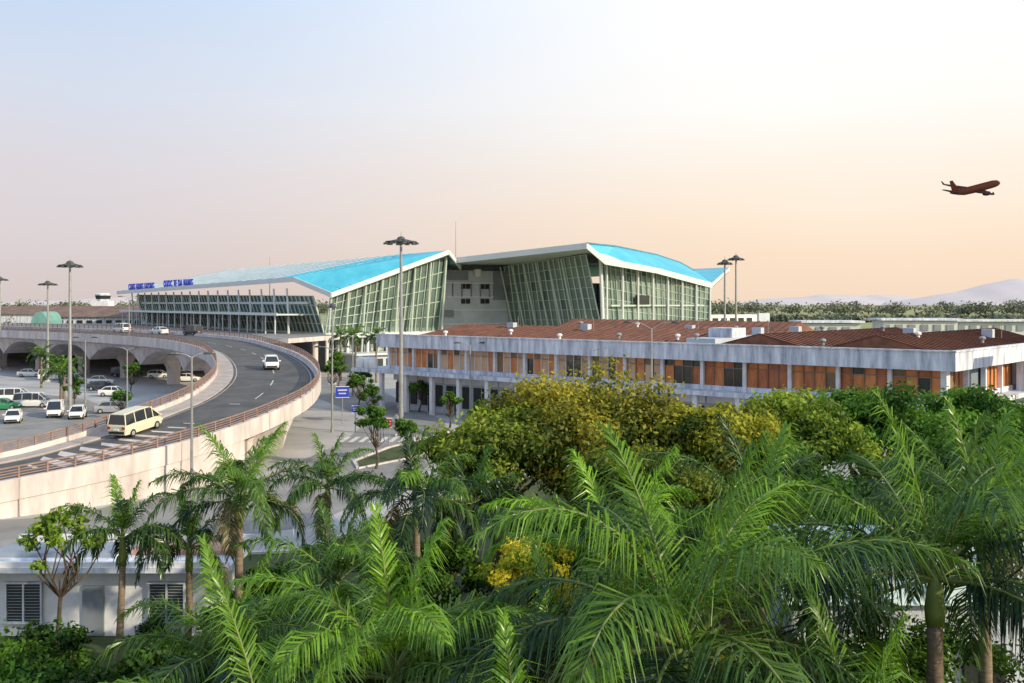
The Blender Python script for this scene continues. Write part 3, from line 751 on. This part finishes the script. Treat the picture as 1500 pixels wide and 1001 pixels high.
# ------------------------------------------------------------------ palms
def palm(name,x,y,cz,Lf,nf,seed,bright=0.5,trunk=0.17,nl=46,lw=0.05,lean=(0,0)):
    r=np.random.default_rng(seed); e=empty(name)
    Vs=[];Cs=[];Fs=[]; base=0
    mb=MB()
    top=Vector((x,y,cz)); ft=Vector((x-lean[0],y-lean[1],0))
    n=14; pts=[];rad=[]
    for k in range(n):
        s=k/(n-1); p=ft.lerp(top-Vector((0,0,0.9)),s); p.x+=lean[0]*0.3*math.sin(s*3.1); pts.append(p); rad.append(trunk*(1.15-0.35*s)*(1+0.05*(k%2)))
    mb.tube(pts,rad,'trunk',10)
    mb.tube([pts[-1]-Vector((0,0,.05)),pts[-1].lerp(top,0.3),pts[-1].lerp(top,0.75),top+Vector((0,0,0.15))],[rad[-1]*1.15,rad[-1]*1.3,rad[-1]*1.0,rad[-1]*0.5],'shaft',10)
    for i in range(nf):
        q=i/(nf-1)
        azm=i*2.39996+r.normal()*0.2
        e0=R(78-80*q+r.normal()*7)
        droop=R(62+50*math.sin(q*2.2)+r.normal()*12)
        Lr=Lf*(0.86+0.20*math.sin(q*3.0))*(0.92+0.16*r.random())
        if q<0.08: droop*=0.35
        ns_=14; p=np.array([x,y,cz-0.05]); P=[p.copy()]; Tn=[]
        tw=r.normal()*0.3
        for k in range(ns_):
            s=(k+0.5)/ns_; el=max(e0-droop*s**1.6,-1.4); a_=azm+tw*s
            t=np.array([math.cos(a_)*math.cos(el),math.sin(a_)*math.cos(el),math.sin(el)]); Tn.append(t); p=p+t*Lr/ns_; P.append(p.copy())
        Tn.append(Tn[-1]); P=np.array(P);Tn=np.array(Tn)
        mb.tube([Vector(a) for a in P],[0.042*(1-0.85*k/ns_)*Lf/4 for k in range(ns_+1)],'rachis',5,cap=False)
        s=np.linspace(0.18,1.0,nl); s=np.concatenate([s,s+0.3/nl]); s=np.clip(s+r.normal(size=2*nl)*0.004,0,1); side=np.concatenate([np.ones(nl),-np.ones(nl)])
        f=s*ns_; k0=np.minimum(f.astype(int),ns_-1); fr=(f-k0)[:,None]
        pos=P[k0]*(1-fr)+P[k0+1]*fr; tt=Tn[k0]
        up=np.array([0,0,1.0]); lt=np.cross(tt,up); lt/=np.linalg.norm(lt,axis=1)[:,None]+1e-6; nn=np.cross(lt,tt)
        ang=r.normal(size=2*nl)*0.34-0.08
        sd=lt*side[:,None]*np.cos(ang)[:,None]+nn*np.sin(ang)[:,None]
        fw=(0.50+1.0*s**2)[:,None]
        dr=sd+tt*fw; dr/=np.linalg.norm(dr,axis=1)[:,None]
        ll=(Lf*0.25*np.clip(np.sin(np.clip(s*0.88+0.12,0,1)*math.pi),0.22,1)**0.55*(0.75+0.45*r.random(2*nl)))[:,None]
        m1=pos+dr*ll*0.45; g_=(0.8+1.1*r.random(2*nl))[:,None]
        d2=dr+np.array([0,0,-1.0])[None]*g_; d2/=np.linalg.norm(d2,axis=1)[:,None]
        tip=m1+d2*ll*0.55
        wd=np.cross(dr,nn+r.normal(size=(2*nl,3))*0.5); wd/=np.linalg.norm(wd,axis=1)[:,None]+1e-6
        W=lw
        vv=np.stack([pos-wd*W*.35,pos+wd*W*.35,m1+wd*W*.5,m1-wd*W*.5,tip+wd*W*.06,tip-wd*W*.06],axis=1)
        m=2*nl
        ix=base+np.arange(m)[:,None]*6
        Fs.append(np.concatenate([ix+np.array([0,1,2,3]),ix+np.array([3,2,4,5])],axis=0)); base+=6*m
        Vs.append(vv.reshape(-1,3))
        b=np.clip(bright*(1.35-1.40*q**0.8)+r.normal()*0.17+r.normal(size=m)*0.08,0,1)  # sun and shade painted in: upper fronds bright, lower ones dark
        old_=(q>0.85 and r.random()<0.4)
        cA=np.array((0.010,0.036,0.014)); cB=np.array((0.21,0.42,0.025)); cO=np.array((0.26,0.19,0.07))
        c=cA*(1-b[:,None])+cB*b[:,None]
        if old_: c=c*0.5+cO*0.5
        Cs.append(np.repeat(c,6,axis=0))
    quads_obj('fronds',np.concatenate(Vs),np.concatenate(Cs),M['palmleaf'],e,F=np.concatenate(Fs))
    mb.build('trunk',e,smooth=True)
    return e
palms=[
 (3.1,18,7.8,5.2,19,0.42,.19,115,.036),
 (8.5,20,8.5,4.6,19,0.34,.19,105,.038),
 (-3.65,38,6.5,3.3,17,0.34,.16,64,.05),
 (-9.6,35,7.1,3.4,17,0.36,.16,64,.048),
 (-13.3,34,6.0,2.5,15,0.34,.13,54,.045),
 (-8.15,44,5.9,2.9,16,0.30,.15,54,.055),
 (-2.35,19.5,6.7,3.9,18,0.66,.17,95,.036),
 (-3.9,16,6.5,3.4,17,0.42,.16,95,.032),
 (6.7,27,7.6,4.0,17,0.38,.18,80,.044),
 (11.85,25,8.0,4.0,17,0.34,.18,80,.042),
 (2.9,26,7.0,4.1,15,0.78,.18,85,.042),
 (1.0,22,5.8,3.2,16,0.30,.17,80,.038),
 (5.8,16.5,6.2,3.5,16,0.34,.17,90,.034),
 (-1.6,42,5.6,2.9,16,0.28,.15,54,.055),
 (-12.0,37,5.0,2.6,15,0.40,.14,54,.048),
 (0.2,15.5,6.2,3.3,16,0.36,.16,90,.032),
 (-6.6,23,5.7,3.3,16,0.42,.15,76,.038),
 (14.5,32,7.4,3.8,16,0.36,.17,70,.045),
 (-5.3,30,5.6,3.2,16,0.34,.15,70,.042)]
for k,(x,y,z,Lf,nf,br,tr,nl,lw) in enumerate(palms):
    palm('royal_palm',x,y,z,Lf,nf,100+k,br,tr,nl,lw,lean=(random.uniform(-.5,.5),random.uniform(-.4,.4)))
for k,(x,y,z) in enumerate([(-58,128,5.2),(-63,140,5.0),(-78,165,5.5),(-27,172,8.5),(-24,176,8),(-31,180,8)]):
    palm('royal_palm',x,y,z,3.0,13,200+k,0.4,.18,20,.14)

# ------------------------------------------------------------------ white house (lower left), teal roof hall
h=empty('white_bungalow'); mb=MB()
mb.box((-17.4,43.2,1.45),(10,2.6,2.9),'white')
mb.box((-17.2,43.0,3.0),(11.0,4.0,0.22),'whited')
mb.box((-14.3,43.9,3.2),(4.4,1.6,0.2),'pink'); mb.box((-19.6,43.7,3.2),(5.6,2.0,0.2),'slate')
mb.box((-17,41.15,3.2),(10.6,0.15,0.25),'white'); mb.box((-16.9,44.9,3.35),(10.6,0.15,0.5),'white')
mb.box((-16.95,43.7,3.3),(0.15,2.2,0.4),'white')
mb.build('walls_and_roof',h)
mb=MB()
for wx in (-14.5,-20.5):
    mb.box((wx,41.86,1.45),(1.5,0.1,1.6),'dark')
    for k in range(12): mb.box((wx-0.36,41.79,0.75+k*0.125),(0.62,0.06,0.035),'greyd'); mb.box((wx+0.36,41.79,0.75+k*0.125),(0.62,0.06,0.035),'greyd')
    for dx in (-0.74,0,0.74): mb.box((wx+dx,41.78,1.45),(0.07,0.1,1.66),'whited')
    mb.box((wx,41.76,2.29),(1.6,0.16,0.08),'whited'); mb.box((wx,41.76,0.62),(1.7,0.2,0.08),'whited')
mb.box((-17.6,41.86,1.1),(0.9,0.1,2.1),'greyd')
mb.build('windows_and_door',h)
g=empty('teal_roof_hall'); mb=MB()
X0,X1=8.5,24
rings=[]
for k in range(15):
    a=k/14; y=31+8*a; z=4.6+1.5*math.sin(math.pi*a); rings.append((y,z))
for k in range(14):
    mb.poly([(X0,rings[k][0],rings[k][1]),(X1,rings[k][0],rings[k][1]),(X1,rings[k+1][0],rings[k+1][1]),(X0,rings[k+1][0],rings[k+1][1])],'teal')
for i in range(16):
    xx=X0+ (X1-X0)*i/15
    for k in range(14): mb.beam((xx,rings[k][0],rings[k][1]+.03),(xx,rings[k+1][0],rings[k+1][1]+.03),0.06,0.06,'teal')
mb.box(((X0+X1)/2,35,2.25),(X1-X0-0.6,7.4,4.5),'whited')
mb.poly([(X0,y,z) for y,z in rings],'whited'); mb.poly([(X1,y,z) for y,z in rings][::-1],'whited')
mb.build('hall_body',g)
mb=MB()
for k in range(6): mb.box((10+k*2.4,31.2,2.6),(1.3,0.15,1.4),'dark')
mb.build('windows',g)

# ------------------------------------------------------------------ lamps
def mast(x,y,h,rr_=1.6):
    mb=MB()
    mb.tube([(x,y,0),(x,y,0.5),(x,y,h*0.5),(x,y,h)],[0.36,0.27,0.2,0.13],'steel',12)
    mb.box((x,y,0.15),(1.1,1.1,0.3),'conc')
    z=h-0.5
    n=20
    ring=[(x+rr_*math.cos(2*math.pi*k/n),y+rr_*math.sin(2*math.pi*k/n),z) for k in range(n+1)]
    mb.tube(ring,[0.09]*(n+1),'lamp',6)
    for k in range(6):
        a=2*math.pi*k/6; mb.beam((x,y,z+0.35),(x+rr_*math.cos(a),y+rr_*math.sin(a),z),0.1,0.1,'lamp')
    for k in range(10):
        a=2*math.pi*k/10; mb.box((x+rr_*math.cos(a),y+rr_*math.sin(a),z-0.16),(0.5,0.36,0.18),'lamp',a)
    mb.tube([(x,y,z-0.25),(x,y,z+0.1),(x,y,z+0.5),(x,y,z+0.6)],[0.4,0.6,0.35,0.1],'lamp',10)
    mb.tube([(x,y,z+0.6),(x,y,z+1.1)],[0.04,0.02],'steel',5)
    mb.build('floodlight_mast')
mast(-11.7,105,21); mast(-55.5,125,19.3,1.3); mast(-83,178,18,1.4); mast(-108,210,19.6,1.4); mast(34.2,160,21,1.0); mast(36.0,160,21.7,1.1); mast(-31,172,14,0.5)
def dlamp(x,y,h,arm,rot=0,z0=0):
    mb=MB(); mb.tube([(x,y,z0),(x,y,z0+h*0.5),(x,y,z0+h)],[0.13,0.1,0.07],'steel',8)
    mb.tube([(x,y,z0),(x,y,z0+0.5)],[0.2,0.18],'steel',8)
    c,s=math.cos(rot),math.sin(rot)
    for sg in (1,-1):
        pts=[(x+c*sg*arm*t,y+s*sg*arm*t,z0+h-0.1+0.7*math.sin(t*1.9)*arm/2) for t in (0,.25,.5,.75,1)]
        mb.tube(pts,[0.06,0.05,0.05,0.045,0.04],'steel',6)
        q=Vector(pts[-1]); dd=Vector((c*sg,s*sg,0.0))
        mb.loft([[q+dd*t+Vector((-s*w_,c*w_,zz)) for w_,zz in ((-ww,0),(-ww*.7,hh),(ww*.7,hh),(ww,0),(0,-0.06))] for t,ww,hh in ((-0.1,0.06,0.06),(0.15,0.16,0.14),(0.5,0.17,0.13),(0.75,0.06,0.05))],'lamp')
    mb.build('street_lamp')
dlamp(-23.0,71.5,10.2,0.9,0.3); dlamp(13.6,97,11.6,2.0,-0.2); dlamp(-19.5,108,9,1.2); dlamp(-46,119,8.5,1.0); dlamp(-60,140,9,1.0); dlamp(-24,150,9,1.2); dlamp(-88,195,8,1.0,0.5); dlamp(-5,119,9,1.2); dlamp(-70,182,7,1.2,0.5,8.0)

# ------------------------------------------------------------------ signs
def board(x,y,w_,h_,z,rot,m,name):
    mb=MB(); c,s=math.cos(rot),math.sin(rot)
    mb.tube([(x,y,0),(x,y,z+h_)],[0.06,0.05],'steel',8)
    nx,ny=s*0.1,-c*0.1
    mb.box((x+nx,y+ny,z+h_/2),(w_,0.06,h_),m,rot); mb.box((x+nx*1.45,y+ny*1.45,z+h_*0.68),(w_*0.7,0.02,h_*0.12),'paint',rot); mb.box((x+nx*1.45,y+ny*1.45,z+h_*0.36),(w_*0.55,0.02,h_*0.12),'paint',rot)
    mb.box((x+nx,y+ny,z+h_+0.03),(w_+.08,0.09,0.06),'white',rot); mb.box((x+nx,y+ny,z-0.03),(w_+.08,0.09,0.06),'white',rot)
    mb.build(name)
board(-19.6,115,1.5,1.2,3.2,0.2,'signb','direction_sign'); board(-17,108,0.7,0.7,2.2,0.1,'signb','traffic_sign'); board(-12,97,0.6,0.8,2,0,'red','traffic_sign')

# ------------------------------------------------------------------ vehicles
def car(name,x,y,z,head,paint,kind='sedan',pitch=0):
    mb=MB()
    if kind=='sedan': St=[(-2.2,.45,.85,.62),(-2.1,.28,.98,.80),(-1.3,.24,1.02,.87),(-0.4,.22,.98,.88),(0.7,.22,.95,.88),(1.5,.24,.86,.86),(2.0,.28,.74,.78),(2.2,.40,.60,.60)]; cab=[(-1.75,1.0,.74,1.0),(-1.15,1.42,.62,1.0),(0.1,1.46,.62,1),(0.45,1.40,.60,1),(1.1,.96,.72,1)]; Lh=(-1.35,1.35)
    elif kind=='van': St=[(-2.35,.40,1.0,.78),(-2.3,.30,1.12,.86),(-1.3,.26,1.14,.88),(0,.25,1.12,.88),(1.3,.26,1.08,.88),(1.9,.28,1.0,.84),(2.3,.32,.80,.76),(2.38,.45,.62,.62)]; cab=[(-2.28,1.12,.80,1),(-2.12,1.88,.70,1),(-0.5,1.95,.71,1),(0.9,1.93,.70,1),(2.0,1.02,.76,1)]; Lh=(-1.45,1.5)
    else: St=[(-1.95,.40,.92,.66),(-1.88,.28,1.02,.80),(-1.2,.24,1.04,.85),(0,.23,1.0,.86),(0.8,.23,.97,.85),(1.4,.25,.9,.83),(1.8,.30,.76,.75),(1.95,.42,.62,.6)]; cab=[(-1.86,1.0,.72,1),(-1.55,1.48,.62,1),(-0.3,1.55,.62,1),(0.35,1.48,.6,1),(1.15,.98,.70,1)]; Lh=(-1.2,1.25)
    rings=[]
    for (sx,zb,zt,hw) in St:
        zm=zb+(zt-zb)*0.55
        rings.append([(sx,-hw*.93,zb),(sx,-hw,zm),(sx,-hw*.96,zt-0.06),(sx,-hw*.86,zt),(sx,hw*.86,zt),(sx,hw*.96,zt-0.06),(sx,hw,zm),(sx,hw*.93,zb)])
    mb.loft(rings,paint)
    cr=[]
    zb=0.93 if kind!='van' else 1.06; yb=.79 if kind!='van' else .85
    for i,(sx,zt,hw,_) in enumerate(cab):
        cr.append([(sx,-max(hw,yb-.01),zb),(sx,-hw,max(zt,zb+0.02)),(sx,hw,max(zt,zb+0.02)),(sx,max(hw,yb-.01),zb)])
    mb.loft(cr,'cglass')
    a,b,c=cab[1],cab[2],cab[3]
    mb.loft([[(p[0],-p[2]-.02,p[1]-.03),(p[0],-p[2]+.08,p[1]+.045),(p[0],p[2]-.08,p[1]+.045),(p[0],p[2]+.02,p[1]-.03)] for p in (a,b,c)],paint)
    for sg in (1,-1):
        for (p,q) in ((cab[0],cab[1]),(cab[4],cab[3])):
            mb.beam((p[0],sg*yb,zb),(q[0],sg*(q[2]+.01),q[1]),0.08,0.08,paint)
        for fx in ((-0.15,) if kind!='van' else (-1.1,0.2,1.05)):
            mb.beam((fx,sg*(yb+.005),zb),(fx,sg*(cab[2][2]+.015),cab[2][1]-.02),0.07,0.09,paint)
        mb.box((cab[4][0]-0.25,sg*(yb+.16),zb+0.08),(0.14,0.2,0.14),paint)
        x0=St[0][0]; x1=St[-1][0]
        mb.box((x0+0.03,sg*St[1][3]*.80,(St[0][2]-.12)),(0.14,0.24,0.2),'red'); mb.box((x1-0.06,sg*St[-2][3]*.76,St[-1][2]-.0),(0.16,0.3,0.14),'amber')
        for wx in Lh:
            r0=0.32
            mb.tube([(wx,sg*0.66,r0),(wx,sg*0.875,r0)],[r0,r0],'tyre',16); mb.tube([(wx,sg*0.87,r0),(wx,sg*0.89,r0)],[0.19,0.17],'csilver',10)
    mb.box((St[0][0]+0.02,0,0.5),(0.12,St[1][3]*1.7,0.2),'tyre' if kind=='van' else paint); mb.box((St[-1][0]-0.02,0,0.46),(0.12,St[-2][3]*1.5,0.16),'tyre')
    mb.box((St[0][0]-0.02,0,0.72),(0.06,0.45,0.12),'amber')
    o=mb.build(name,loc=(x,y,z),rot=head); o.rotation_euler=(0,-pitch,head)
    bv=o.modifiers.new('bevel','BEVEL'); bv.width=0.03; bv.segments=2; bv.limit_method='ANGLE'; bv.angle_limit=R(40)
    return o
def onramp(ynear,off,inv,kind,paint,name,yaw=0):
    i=min(range(NP),key=lambda j:abs(path[j].y-ynear)); p=path[i]+lat[i]*off; a=math.atan2(tan[i].y,tan[i].x)
    sl_=(path[i+1].z-path[i-1].z)/(path[i+1]-path[i-1]).length
    car(name,p.x,p.y,p.z+0.03,a+yaw+(math.pi if inv else 0),paint,kind,pitch=math.atan(sl_)*(-1 if inv else 1))
onramp(79.2,2.4,False,'van','ccream','minivan',0.10)
onramp(117,-0.6,True,'hatch','cwhite','car')
cars=[(-70.5,141,0.2,'cwhite','van'),(-67,131,0.2,'cgreen','sedan'),(-58.6,117,-1.2,'cwhite','sedan'),(-56.4,123,-1.25,'cwhite','van'),(-52.8,121,-1.3,'cwhite','hatch'),(-51.0,127,0.3,'csilver','sedan'),(-63,120,-1.2,'cgreen','hatch'),(-64.5,134,0.1,'cwhite','van'),(-70,125,-1.3,'cwhite','hatch'),
 (-60,150,0.1,'cwhite','sedan'),(-66,160,0.1,'cdark','sedan'),(-71,172,0.2,'cwhite','sedan'),(-77,176,0.2,'csilver','hatch'),(-84,182,0.2,'cwhite','van'),(-66,186,0.1,'cwhite','hatch'),(-74,190,0.1,'cdark','van'),(-58,178,0.2,'cwhite','sedan'),(-92,190,0.2,'cwhite','sedan'),(-85,160,0.2,'cgreen','sedan'),(-95,168,0.2,'cwhite','hatch'),(-80,148,0.2,'cwhite','sedan')]
for x,y,a,c_,k in cars: car('parked_car' if k!='van' else 'parked_van',x,y,0.07,a,c_,k)
for x,y,a,c_,k in [(-68,192,2.4,'cwhite','sedan'),(-60,187,2.4,'cdark','van'),(-80,204,2.4,'cwhite','van')]: car('car' if k!='van' else 'van',x,y,8.05,a,c_,k)

# ------------------------------------------------------------------ airliner
def airliner():
    e=empty('airliner'); mb=MB()
    St=[(-18,0.25,1.3),(-16,0.7,1.0),(-12,1.35,0.5),(-8,1.85,0.15),(-2,1.95,0),(8,1.95,0),(13,1.9,0),(15.5,1.6,-0.1),(17,1.0,-0.3),(17.9,0.3,-0.5)]
    mb.tube([(x,0,z) for x,r_,z in St],[r_ for x,r_,z in St],'plane_r',16)
    mb.build('fuselage',e,smooth=True)
    mb=MB()
    for s in (1,-1):
        mb.hexa([(4,s*1.5,-1.2),(-2.5,s*1.5,-1.2),(-6.0,s*17,0.6),(-4.4,s*17,0.6),(4,s*1.5,-0.7),(-2.5,s*1.5,-0.8),(-6.0,s*17,0.75),(-4.4,s*17,0.75)],'plane_d')
        mb.hexa([(-4.4,s*17,0.6),(-6.0,s*17,0.6),(-6.8,s*17.6,2.4),(-6.1,s*17.6,2.4),(-4.4,s*17.1,0.7),(-6.0,s*17.1,0.7),(-6.8,s*17.7,2.4),(-6.1,s*17.7,2.4)],'plane_d')
        mb.hexa([(-13.4,s*0.6,1.1),(-16.4,s*0.6,1.1),(-17.8,s*6.2,1.8),(-16.4,s*6.2,1.8),(-13.4,s*0.6,1.35),(-16.4,s*0.6,1.3),(-17.8,s*6.2,1.9),(-16.4,s*6.2,1.9)],'plane_d')
        mb.tube([(4.2,s*5.6,-2.1),(3.6,s*5.6,-2.1),(1.8,s*5.6,-2.0),(0.0,s*5.6,-1.9)],[0.95,1.1,1.05,0.6],'plane_d',12)
        mb.beam((1.6,s*5.6,-1.2),(0.5,s*5.6,-0.7),0.3,0.9,'plane_d')
    mb.hexa([(-11.5,-.15,1.8),(-16.6,-.15,1.8),(-18.6,-.08,7.4),(-16.6,-.08,7.4),(-11.5,.15,1.8),(-16.6,.15,1.8),(-18.6,.08,7.4),(-16.6,.08,7.4)],'plane_r')
    mb.build('wings_and_tail',e)
    e.location=(288.5,620,85.5); e.rotation_euler=(R(16),R(-14),R(20)); e.scale=(1.14,1.14,1.25)
airliner()

# ------------------------------------------------------------------ people
def person(x,y,z,rot,top,bot,step=0.12):
    e=empty('pedestrian',(x,y,z)); e.rotation_euler[2]=rot
    def skin(name,vs,ed,rad,m):
        me=bpy.data.meshes.new(name); me.from_pydata(vs,ed,[]); o=bpy.data.objects.new(name,me); COL.objects.link(o); o.parent=e
        me.materials.append(M[m]); md=o.modifiers.new('skin','SKIN')
        for i,r_ in enumerate(rad): me.skin_vertices[0].data[i].radius=(r_,r_)
        me.skin_vertices[0].data[0].use_root=True
        sb=o.modifiers.new('sub','SUBSURF'); sb.levels=1; sb.render_levels=1
    skin('legs_and_hips',[(0,0,.92),(0,.09,.86),(step*.5,.10,.48),(step,.10,.08),(step+.14,.1,.04),(0,-.09,.86),(-step*.2,-.10,.48),(-step,-.10,.08),(-step+.14,-.1,.04)],[(0,1),(1,2),(2,3),(3,4),(0,5),(5,6),(6,7),(7,8)],[.12,.09,.065,.045,.035,.09,.065,.045,.035],bot)
    skin('torso_and_arms',[(0,0,.95),(0,0,1.2),(0,0,1.40),(0,.18,1.38),(-.04,.22,1.12),(.05,.22,.88),(0,-.18,1.38),(.06,-.22,1.12),(.1,-.22,.88)],[(0,1),(1,2),(2,3),(3,4),(4,5),(2,6),(6,7),(7,8)],[.13,.14,.13,.06,.045,.035,.06,.045,.035],top)
    skin('head',[(0,0,1.43),(0,0,1.52),(.01,0,1.60),(0,0,1.70)],[(0,1),(1,2),(2,3)],[.05,.07,.095,.06],'skin')
    mb=MB(); mb.tube([(-.02,0,1.60),(-.02,0,1.68),(-.01,0,1.745)],[.105,.10,.04],'tyre',10); mb.build('hair',e,smooth=True)
for k,(x,y,z,r_) in enumerate([(-66,192,0.05,0.3),(-63,190,0.05,2),(-60,186,0.05,1),(-13,112,0.05,4),(-12.4,111.5,0.05,1),(-18,127,0.05,2.2)]):
    person(x,y,z,r_,'cloth2' if k%2 else 'cloth1','cloth1' if k%3 else 'tyre')

scene.view_settings.view_transform='Standard'; scene.view_settings.look='None'; scene.view_settings.exposure=0
